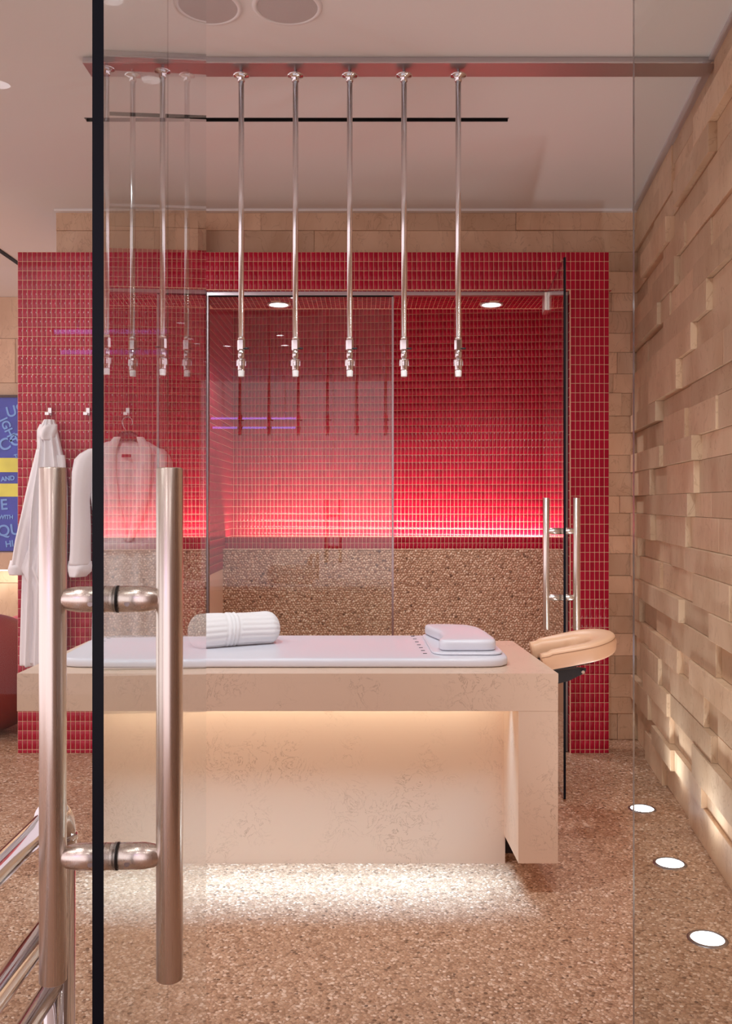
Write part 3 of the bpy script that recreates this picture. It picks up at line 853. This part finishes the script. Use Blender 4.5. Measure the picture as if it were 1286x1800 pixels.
def pad(name, outline, z0, z1, r, mat, parent=None, seg=5, crown=0.0, n=96, sm=1, tilt=None):
    pts = smooth_closed(resample(outline, n), sm)
    rings = []
    for k in range(seg+1):
        a = math.pi/2*k/seg; rings.append((r*(1-math.sin(a)) , z0 + r*.6*(1-math.cos(a))))
    for k in range(seg+1):
        a = math.pi/2*k/seg; rings.append((r*(1-math.cos(a)), z1-r+r*math.sin(a)))
    m = MB(); rr = []
    for d, z in rings:
        q = inset(pts, d); rr.append([(p.x, p.y, z + (tilt(p.x, p.y) if tilt else 0)) for p in q])
    c = sum(pts, Vector((0, 0)))/n
    base_r = inset(pts, r)
    for fsc, kz in ((.93, .35), (.75, .8), (.4, .96)):
        rr.append([((p.x-c.x)*fsc+c.x, (p.y-c.y)*fsc+c.y, z1+crown*kz + (tilt(p.x, p.y) if tilt else 0)) for p in base_r])
    m.rings(rr, 0, True, False)
    last = rr[-1]
    m.add(last + [(c.x, c.y, z1+crown + (tilt(c.x, c.y) if tilt else 0))], [(i, (i+1) % n, n) for i in range(n)], 0, True)
    m.add(rr[0], [list(range(n))[::-1]], 0, False)
    return m.build(name, mat, parent)

mat_t = empty('table_mat', (-.28, 3.45, TZ)); tag(mat_t, 'long white padded vinyl mat lying on the massage table', 'mat')
def onmat(o, base=(-.28, 3.45, TZ), p=None):
    o.parent = p or mat_t; o.location = (-base[0], -base[1], -base[2]); return o
MZ = TZ+.032
onmat(pad('cushion', rounded_rect(-1.075, 3.165, .515, 3.735, .07, skew=.03), TZ+.0008, MZ, .012, M['vinyl'], crown=.002))
for k in range(7):
    m = MB(); f = (1.318-MZ-.002)/((1118+k*5.1-885)/F)
    c = PX(726+k*3.6, 1118+k*5.1, f)
    m.box((c.x-.009, c.y-.0035, MZ+.0005), (c.x+.005, c.y+.0035, MZ+.0028))
    onmat(m.build('slit', M['dark']))

hp = empty('head_pillow', (.37, 3.45, MZ+.002)); tag(hp, 'white contoured head pillow on the right end of the table mat', 'pillow')
def onhp(o): o.parent = hp; o.location = (-.37, -3.45, -MZ-.002); return o
onhp(pad('base_pad', rounded_rect(.243, 3.225, .498, 3.72, .05, skew=.02), MZ+.0022, MZ+.010, .004, M['vinyl'], n=80))
ol = [(.275, 3.262), (.44, 3.262), (.474, 3.275), (.480, 3.33), (.470, 3.50), (.455, 3.62), (.42, 3.69), (.34, 3.715), (.248, 3.712), (.242, 3.69), (.262, 3.60), (.290, 3.50), (.292, 3.40), (.268, 3.30)]
onhp(pad('cushion', ol, MZ+.0105, MZ+.050, .014, M['vinyl'], n=96, sm=3, crown=.002))

# rolled towel
def towel():
    A = Vector((-.655, 3.395, 0)); B = Vector((-.335, 3.545, 0)); ax = (B-A).normalized(); sd = Vector((0, 0, 1)).cross(ax)
    L = (B-A).length; NU, NV = 120, 90
    t = empty('rolled_towel', ((A.x+B.x)/2, (A.y+B.y)/2, MZ)); tag(t, 'rolled white ribbed towel lying on the table mat', 'towel')
    m = MB(); rr = []
    for j in range(NV+1):
        u = j/NV; s = u*L
        e = min(1, (min(s, L-s)/.05)); prof = math.sqrt(max(0, 1-(1-e)**2))*.97+.03
        swell = 1 + .05*math.sin(u*6.1+.6) + .04*math.sin(u*2.4)
        ring = []
        for i in range(NU):
            a = 2*math.pi*i/NU
            rib = .0034*abs(math.sin(a*10 + .8*math.sin(u*3)))
            band = 0
            for c in (.40, .44, .48): band = max(band, .0055*math.exp(-((u-c-.02*math.sin(a))/.011)**2))
            if .36 < u-.02*math.sin(a) < .52: rib *= .2
            ry, rz = .074, .060
            r = prof*swell
            dy = (ry*r + rib*prof + band)*math.cos(a); dz = (rz*r + rib*prof + band)*math.sin(a)
            dz = max(dz, -rz*.93)
            p = A - t.location + ax*s + sd*dy; ring.append((p.x, p.y, dz + rz*.93 + .003))
        rr.append(ring)
    m.rings(rr, 0, True, True)
    m.build('roll', M['terry'], t)
    return t
towel()

# ------------------------------------------------------------------ face cradle
fc = empty('face_cradle', (.63, 3.42, .70)); tag(fc, 'tan leather horseshoe face cradle at the right end of the table', 'headrest')
padr = empty('pad_mount'); padr.parent = fc
padr.location = (.022, 0, .012); padr.rotation_euler = (math.radians(3), math.radians(-11.5), 0)
def horseshoe():
    path = []; wy = .098; Ls = .165; n = 40
    for k in range(12): path.append((k/12*Ls, -wy))
    for k in range(n+1):
        a = -math.pi/2 + math.pi*k/n; path.append((Ls + .090*math.cos(a), wy*math.sin(a)))
    for k in range(1, 13): path.append((Ls - k/12*Ls, wy))
    m = MB(); rr = []; NP = len(path); seams = [[], []]
    for i, (x, y) in enumerate(path):
        a = Vector(path[max(0, i-1)]); b = Vector(path[min(NP-1, i+1)]); t = (b-a).normalized(); nrm = Vector((t.y, -t.x))
        s = min(i, NP-1-i)/8; e = min(1, .55+.45*min(1, s)) if s < 1 else 1
        hw = .036*e + (.012*max(0, math.sin(math.pi*(i-8)/(NP-16))) if 8 < i < NP-8 else 0)
        hh = .072*(.92 if s < .3 else 1)
        ring = []
        NN = 28
        for k in range(NN):
            q = 2*math.pi*k/NN; cx = math.copysign(abs(math.cos(q))**.45, math.cos(q)); cz = math.copysign(abs(math.sin(q))**.5, math.sin(q))
            zz = .5*hh*(1+cz) 
            zz += (.012*cx if cz > 0 else 0)*-1*0
            if cz > .2: zz -= .010*max(0, -cx)      # inner side of the top slopes in
            w_ = hw*(1 if cz > -.2 else .90)
            ring.append((x+nrm.x*cx*w_, y+nrm.y*cx*w_, zz))
        rr.append(ring)
        seams[0].append((x+nrm.x*hw*.985, y+nrm.y*hw*.985, hh*.80))
    m.rings(rr, 0, True, True)
    o = m.build('pad', M['leather'], None); o.parent = padr
    m = MB(); m.tube(seams[0], .0011, 6); o2 = m.build('seam', M['seam'], None); o2.parent = padr
    m = MB(); pl = []
    for (x, y) in path[::3]: pl.append((x, y))
    inn = [(x*.96+.01, y*.55) for (x, y) in pl][::-1]
    m.add([(x*.96, y*1.0, -.001) for x, y in pl]+[(x, y, -.001) for x, y in inn][::1]+[(x*.96, y*1.0, -.008) for x, y in pl]+[(x, y, -.008) for x, y in inn],
          [(i, i+1, 2*len(pl)-2-i, 2*len(pl)-1-i) for i in range(len(pl)-1)] + [(2*len(pl)+i+1, 2*len(pl)+i, 4*len(pl)-1-i, 4*len(pl)-2-i) for i in range(len(pl)-1)]
          + [(2*len(pl)+i, 2*len(pl)+i+1, i+1, i) for i in range(len(pl)-1)])
    o3 = m.build('mount_plate', M['blackmetal'], None); o3.parent = padr
horseshoe()
for yy in (-.075, .06):
    m = MB(); pr = [(-.03, -.050), (.05, -.052), (.12, -.035), (.182, -.004), (.185, .012), (.16, .014), (-.03, -.012)]
    m.add([(x, yy, z) for x, z in pr]+[(x, yy+.014, z) for x, z in pr], [list(range(7)), list(range(7, 14))[::-1]]+[(i, (i+1) % 7, 7+(i+1) % 7, 7+i) for i in range(7)])
    m.build('support_arm', M['blackmetal'], fc)
m = MB(); m.lathe([(.006, -.005), (.006, .16)], (.172, -.08, .0), 14, 'y'); m.build('pivot_bolt', M['satin_chrome'], fc)
m = MB(); m.box((-.028, -.06, -.045), (.03, .06, -.02)); m.build('mount_bar', M['blackmetal'], fc)

# ------------------------------------------------------------------ hooks, robes, hanger
D_W = 4.795
HK = [(87, 'chrome wall hook holding the left bathrobe'), (154, 'empty chrome wall hook between the two bathrobes'), (224, 'chrome wall hook holding the hanger behind the glass door')]
for x, lab in HK:
    p = PX(x, 724, D_W-.005)
    t = empty('wall_hook', (p.x, 4.799, p.z)); tag(t, lab, 'hook', 'wall hooks on the red tiles')
    m = MB(); m.box((-.008, -.010, -.018), (.010, -.0005, .021)); m.build('plate', M['satin_chrome'], t)
    m = MB(); m.box((-.014, -.036, -.019), (.006, -.0095, -.014)); m.box((-.014, -.040, -.019), (.006, -.0355, -.004)); m.build('prong', M['satin_chrome'], t)

def robe_sheet(name, levels, D, depth, pleats, amp, parent, mat, seed=0, nu=72, sub=6, phase=0.0):
    """closed cloth tube through (y_px, x_left, x_right) levels with pleats on its front"""
    r_ = random.Random(seed); ph = [r_.uniform(0, 6.28) for _ in range(4)]
    lv = []
    for k in range(len(levels)-1):
        for s in range(sub):
            f = s/sub; f2 = f
            lv.append([levels[k][j]*(1-f2)+levels[k+1][j]*f2 for j in range(3)])
    lv.append(list(levels[-1]))
    m = MB(); rr = []
    for q, (y, xl, xr) in enumerate(lv):
        v = q/(len(lv)-1); cx = (xl+xr)/2; hw = (xr-xl)/2
        ring = []
        dp = depth*(.45+.55*min(1, v*2.2))
        for i in range(nu):
            a = 2*math.pi*i/nu; s = math.cos(a); g = math.sin(a)
            fold = amp*(math.sin(pleats*s*1.6+ph[0]+.6*math.sin(v*4+ph[1])) + .5*math.sin(pleats*2.3*s+ph[2]+v*2.0))*min(1, .25+v*1.6)
            yy = -max(0, g)*dp - (fold if g > -.05 else 0)*(abs(g)**.4)
            if g <= 0: yy = abs(g)*.004
            px = PX(cx+hw*s, y, D)
            ring.append((px.x, min(D+yy, D_W-.002), px.z))
        rr.append(ring)
    m.rings(rr, 0, True, True)
    o = m.build(name, mat, None)
    o.parent = parent; o.location = -Vector(parent.location)
    return o

robe1 = empty('bathrobe', PX(87, 1170, 4.72)); tag(robe1, 'white bathrobe hanging gathered by its collar from the leftmost hook', 'bathrobe', 'bathrobes on the tiled wall')
robe_sheet('body', [(738, 78, 96), (750, 72, 100), (768, 66, 104), (785, 67, 108), (820, 60, 116), (860, 52, 119), (900, 46, 119), (960, 42, 119), (1020, 40, 118), (1090, 38, 118), (1150, 36, 117), (1168, 36, 116)], 4.765, .08, 8, .016, robe1, M['robe'], 3)
robe_sheet('sleeve', [(790, 64, 84), (830, 54, 78), (870, 45, 70), (910, 37, 62), (950, 28, 54), (990, 22, 48), (1004, 20, 46), (1009, 22, 44)], 4.74, .05, 3, .005, robe1, M['robe'], 5)
robe_sheet('sleeve', [(800, 98, 114), (850, 102, 118), (900, 104, 119), (950, 104, 118), (1000, 102, 118), (1010, 102, 118)], 4.74, .045, 3, .004, robe1, M['robe'], 6)
robe_sheet('cuff', [(985, 18, 48), (993, 17, 47), (1002, 15, 46), (1010, 18, 45)], 4.742, .058, 2, .002, robe1, M['robe'], 7, sub=3)
robe_sheet('collar_fold', [(746, 70, 101), (756, 66, 101), (768, 66, 99), (774, 72, 95)], 4.75, .055, 3, .006, robe1, M['robe'], 8, sub=4)
robe_sheet('skirt_front', [(948, 60, 92), (975, 44, 96), (998, 36, 98), (1040, 58, 112), (1100, 58, 118), (1150, 54, 117), (1164, 52, 116)], 4.735, .055, 6, .014, robe1, M['robe'], 9)

robe2 = empty('bathrobe', PX(225, 1180, 4.72)); tag(robe2, 'white shawl collar bathrobe on a dark hanger behind the glass door', 'bathrobe', 'bathrobes on the tiled wall')
robe_sheet('body', [(773, 204, 246), (777, 186, 262), (790, 160, 284), (806, 150, 292), (830, 154, 290), (880, 160, 286), (950, 168, 278), (1000, 164, 282), (1070, 162, 284), (1150, 160, 286), (1185, 160, 286)], 4.765, .055, 7, .010, robe2, M['robe'], 11)
robe_sheet('sleeve', [(789, 156, 178), (798, 140, 172), (808, 131, 168), (830, 127, 164), (880, 126, 158), (930, 125, 160), (970, 124, 160), (992, 122, 160)], 4.755, .07, 3, .004, robe2, M['robe'], 12)
robe_sheet('sleeve', [(789, 270, 288), (800, 274, 298), (812, 276, 303), (840, 278, 306), (900, 278, 308), (960, 276, 308), (992, 276, 310)], 4.755, .07, 3, .004, robe2, M['robe'], 13)
robe_sheet('cuff', [(986, 121, 161), (994, 120, 162), (1004, 121, 161), (1013, 124, 152)], 4.752, .078, 3, .004, robe2, M['robe'], 14, sub=3)
robe_sheet('belt', [(950, 170, 276), (954, 169, 277), (962, 169, 277), (966, 170, 276)], 4.755, .075, 2, .002, robe2, M['robe'], 15, sub=3)
for sgn, pts in ((-1, [(206, 768), (194, 790), (194, 830), (200, 880), (214, 930), (222, 950)]), (1, [(246, 768), (256, 790), (256, 830), (250, 880), (236, 930), (226, 952)])):
    m = MB(); path = [PX(x, y, 4.700) for x, y in pts]; fine = []
    for k in range(len(path)-1):
        for s in range(5): fine.append(path[k].lerp(path[k+1], s/5))
    fine.append(path[-1])
    rr = []
    for k, p in enumerate(fine):
        w = .030 if k > 3 else .018+.003*k
        w *= (1 if k < len(fine)-8 else .45+.55*(len(fine)-1-k)/8)
        rr.append([(p.x+w*math.cos(2*math.pi*i/14), p.y+.010*math.sin(2*math.pi*i/14)+.0, p.z) for i in range(14)])
    m.rings(rr, 0, True, True); o = m.build('lapel', M['robe'], None); o.parent = robe2; o.location = -Vector(robe2.location)
m = MB(); p = PX(222, 801, 4.695); m.box((p.x-.024, p.y, p.z-.008), (p.x+.024, p.y+.002, p.z+.008)); o = m.build('neck_label', M['redlabel'], None); o.parent = robe2; o.location = -Vector(robe2.location)

hg = empty('coat_hanger', PX(224, 735, 4.765)); tag(hg, 'dark wooden coat hanger with chrome hook holding the bathrobe', 'hanger')
def onhg(o): o.parent = hg; o.location = -Vector(hg.location); return o
m = MB()
arc = []
for k in range(20):
    a = math.radians(-40 + 210*k/19); arc.append(PX(224 + 9*math.cos(a), 742 - 9*math.sin(a), 4.765))
arc += [PX(217, 750, 4.765), PX(222, 757, 4.765)]
tail = PX(223, 770, 4.765)
m.tube(arc + [tail], .0022, 8); onhg(m.build('hook', M['chrome'], None))
m = MB(); rr = []
for k in range(21):
    u = -1+2*k/20; x = 224+30*u; y = 757 + 5*abs(u)**2*4; hh = (9-3*abs(u))
    c = PX(x, y, 4.715); hz = hh/339
    rr.append([(c.x, c.y+.012*math.cos(2*math.pi*i/12), c.z-hz+hz*math.sin(2*math.pi*i/12)) for i in range(12)])
m.rings(rr, 0, True, True); onhg(m.build('shoulder_bar', M['wood'], None))

# ------------------------------------------------------------------ gym beyond: balls, banner, ledge
def ball(x, y, r, mat, label):
    t = empty('exercise_ball', (x, y, 0)); tag(t, label, 'ball', 'exercise balls in the gym')
    m = MB(); prof = []
    n = 40
    for k in range(n+1):
        a = -math.pi/2 + math.pi*k/n
        rr = max(.0005, r*math.cos(a))
        z = r + r*math.sin(a)
        for g in (-.9, -.75, -.6, .6, .75, .9):
            if abs(a-g) < .03: rr *= .997
        prof.append((rr, max(z, .002)))
    m.lathe(prof, n=56); m.build('body', mat, t)
    m = MB(); m.lathe([(.012, 0), (.012, .003), (.007, .005)], (0, 0, 2*r-.002), 16); m.build('plug', mat, t)
ball(-2.176, 5.27, .339, M['ball'], 'large dark red exercise ball on the floor at the left edge')
ball(-2.274, 6.18, .286, M['ballpink'], 'pink exercise ball half hidden behind the red one')

bz0, bz1 = H-(968-885)*D_FAR/F, H-(700-885)*D_FAR/F
ban = empty('wall_banner', (-3.0, 7.19, bz0)); tag(ban, 'blue banner with pale lettering and two yellow bands on the far wall', 'banner')
def onban(o): o.parent = ban; o.location = -Vector(ban.location); return o
BY = 7.155
m = MB(); m.box((-4.1, BY, bz0), (-2.35, 7.196, bz1)); onban(m.build('panel', M['signblue'], None))
for za, zb in ((bz1, bz1+.02), (bz0-.02, bz0)):
    m = MB(); m.box((-4.12, BY-.008, za), (-2.33, 7.196, zb)); onban(m.build('frame_bar', M['signframe'], None))
for ya, yb in ((805, 830), (850, 873)):
    m = MB(); m.box((-4.1, BY-.003, H-(yb-885)*BY/F), (-2.35, BY, H-(ya-885)*BY/F)); onban(m.build('yellow_band', M['signyellow'], None))
def text(s, x, y, hpx, rot, parent=ban, mat='signletter'):
    c = bpy.data.curves.new('lettering', 'FONT'); c.body = s; c.size = hpx*BY/F*1.38; c.extrude = .001; c.offset = .002
    tmp = bpy.data.objects.new('lettering', c); COL.objects.link(tmp)
    me = bpy.data.meshes.new_from_object(tmp.evaluated_get(bpy.context.evaluated_depsgraph_get()))
    bpy.data.objects.remove(tmp); bpy.data.curves.remove(c)
    o = link('lettering', me, M[mat])
    p = PX(x, y, BY-.004); o.parent = parent; o.location = p-Vector(parent.location); o.rotation_euler = (math.pi/2, math.radians(-rot), 0)
for a in [('US', 13, 734, 19, 14), ('IGHT', -1, 738, 15, -65), ('COU', 2, 794, 21, 22), ('TO', 26, 806, 7, 14), ('E', 1, 896, 19, 4), ('WITH', -2, 912, 7, 0), ('QUA', -4, 943, 20, 6), ('HI', 10, 962, 11, 8), ('AND', 2, 846, 8, 6)]:
    text(*a)
m = MB(); zl = H-(1000-885)*7.1/F; m.box((-4.88, 7.02, zl), (-1.73, 7.196, zl+.13)); o = m.build('wall_ledge', M['stone']); tag(o, 'stone ledge below the blue banner', 'ledge')
m = MB(); m.box((-4.5, 7.06, zl-.012), (-1.85, 7.08, zl-.002)); o = m.build('ledge_led_strip', M['led_warm']); tag(o, 'warm LED strip under the stone ledge', 'LED strip')
area('ledge_light', (-3.0, 7.08, zl-.02), 2.4, .03, 5, (1, .90, .80), (-3.0, 7.2, zl-.3))

# ------------------------------------------------------------------ chrome handrail in the foreground
RX, RD = -.495, 1.48
rail = empty('handrail', (RX, RD, 0)); tag(rail, 'polished chrome handrail with three rails in the lower left foreground', 'handrail')
RZ = [.822, .655, .545]
m = MB(); m.lathe([(.034, .001), (.034, .012), (.0245, .014), (.0245, RZ[0]-.075), (.0245, RZ[0]-.075)], n=32); m.build('post', M['chrome'], rail)
m = MB(); m.lathe([(.0245, RZ[0]-.085), (.0285, RZ[0]-.082), (.0285, RZ[0]-.062), (.0265, RZ[0]-.060), (.0265, RZ[0]-.052), (.0285, RZ[0]-.05), (.0285, RZ[0]-.042), (.025, RZ[0]-.04)], n=32); m.build('joint_ring', M['chrome'], rail)
el = [(0, 0, RZ[0]-.045)]
for k in range(13):
    a = math.pi/2*k/12; el.append((0, -.045+.045*math.cos(a), RZ[0]-.045+.045*math.sin(a)))
m = MB(); m.tube(el, .0255, 28); m.build('elbow', M['chrome'], rail)
m = MB(); m.tube([(0, -.045, RZ[0]), (0, -1.25, RZ[0])], .0185, 28); m.build('rail', M['chrome'], rail)
m = MB(); m.tube([(0, -.015, RZ[1]), (0, -1.25, RZ[1])], .0185, 28); m.build('rail', M['chrome'], rail)
m = MB(); m.tube([(-.004, -.02, RZ[2]), (-.004, -1.25, RZ[2])], [.0165, .0165], 28); m.build('rail', M['chrome'], rail)
m = MB(); m.lathe([(.034, .001), (.034, .012), (.0245, .014), (.0245, RZ[0]-.01)], (0, -1.25, 0), n=32); m.build('post', M['chrome'], rail)

# ------------------------------------------------------------------ floor uplights
FLAB = ['round floor uplight nearest the viewer below the frame', 'nearest round floor uplight by the stone wall', 'middle round floor uplight by the stone wall', 'farthest round floor uplight by the stone wall']
for i, (x, y) in enumerate(FLOOR_LIGHTS):
    t = empty('floor_uplight', (x, y, 0)); tag(t, FLAB[(i+1) % 4], 'floor light', 'floor uplights along the stone wall')
    m = MB(); m.lathe([(.0485, .0005), (.0495, .004), (.056, .0035), (.060, .0004)], n=40, cap=False); m.build('rim', M['channel'], t)
    m = MB(); m.lathe([(.0487, .0012), (.046, .0024), (.03, .003), (0, .0032)], n=40, cap=False); m.build('lens', M['lamp_cool'], t)
    spot('uplight_lamp', (x, y, .03), L_FLOOR, (.93, .96, 1), (x+.02, y+.02, 1.5), 150, 1.0, .05)

# ------------------------------------------------------------------ recessed ceiling spots, some added as fill (mostly above and behind the frame)
def ceiling_spot(x, y, watts, color, target, label, size=110, group='recessed ceiling spots'):
    t = empty('recessed_spot', (x, y, CEIL)); tag(t, label, 'downlight', group)
    m = MB(); m.lathe([(.038, -.0008), (.040, -.005), (.050, -.004), (.053, -.0005)], n=28, cap=False); m.build('rim', M['white'], t)
    m = MB(); m.lathe([(.039, -.002), (0, -.003)], n=28, cap=False); m.build('lens', M['lamp'], t)
    spot('recessed_lamp', (x, y, CEIL-.03), watts, color, target, size, .7, .045)
WARM = (1, .90, .84)
for x, y in ((-.55, 2.45), (.55, 2.45)):
    ceiling_spot(x, y, L_ROOM, (.84, .95, 1), (x*.5, y+.95, .7), 'recessed ceiling spot above the frame in front of the massage table', 75)
ceiling_spot(-1.38, 2.75, L_ROOM*.8, (.90, .96, 1), (-1.35, 4.7, 1.0), 'added fill spot left of the frame brightening the bathrobes', 85)  # lamp added to lift the robes and left tiles
for x, y in ((-.82, .28), (-.82, .84), (-1.42, .24), (.35, .28), (.35, -.9), (-.82, -.9), (-2.0, -.9), (-2.0, .28)):
    ceiling_spot(x, y, L_HALL, WARM, (x, y+.2, 0), 'recessed ceiling spot of the hall behind the viewer', 120, 'hall ceiling spots')
for x, y in ((.40, .55), (.40, 1.35)):  # lamps added to brighten the stone ends that face the camera
    ceiling_spot(x, y, L_WALL, (1, .93, .90), (1.20, 3.7, 1.30), 'added fill spot above the doorway brightening the stone wall', 46)
for x, y in ((-3.0, 4.2), (-3.2, 5.9)):
    ceiling_spot(x, y, L_GYM, WARM, (x+.3, y+.3, 0), 'recessed ceiling spot of the gym left of the frame', 125, 'gym ceiling spots')

for zc in (2.41, 2.30):
    t = empty('light_bar', (-1.42, -2.0 - (.12 if zc < 2.35 else 0), zc)); tag(t, 'violet light bar in the hall behind the viewer, %s one' % ('upper' if zc > 2.35 else 'lower'), 'light bar', 'violet light bars of the hall')
    m = MB(); m.box((-.55, -.012, -.012), (.55, .012, .012)); m.build('tube', M['purple'], t)
    for x in (-.56, .55):
        m = MB(); m.box((x, -.016, -.016), (x+.012, .016, .016)); m.build('end_cap', M['steel'], t)
    for x in (-.4, .4):
        m = MB(); m.lathe([(.003, .012), (.003, CEIL-zc)], (x, 0, 0), 8); m.build('suspension_rod', M['steel'], t)
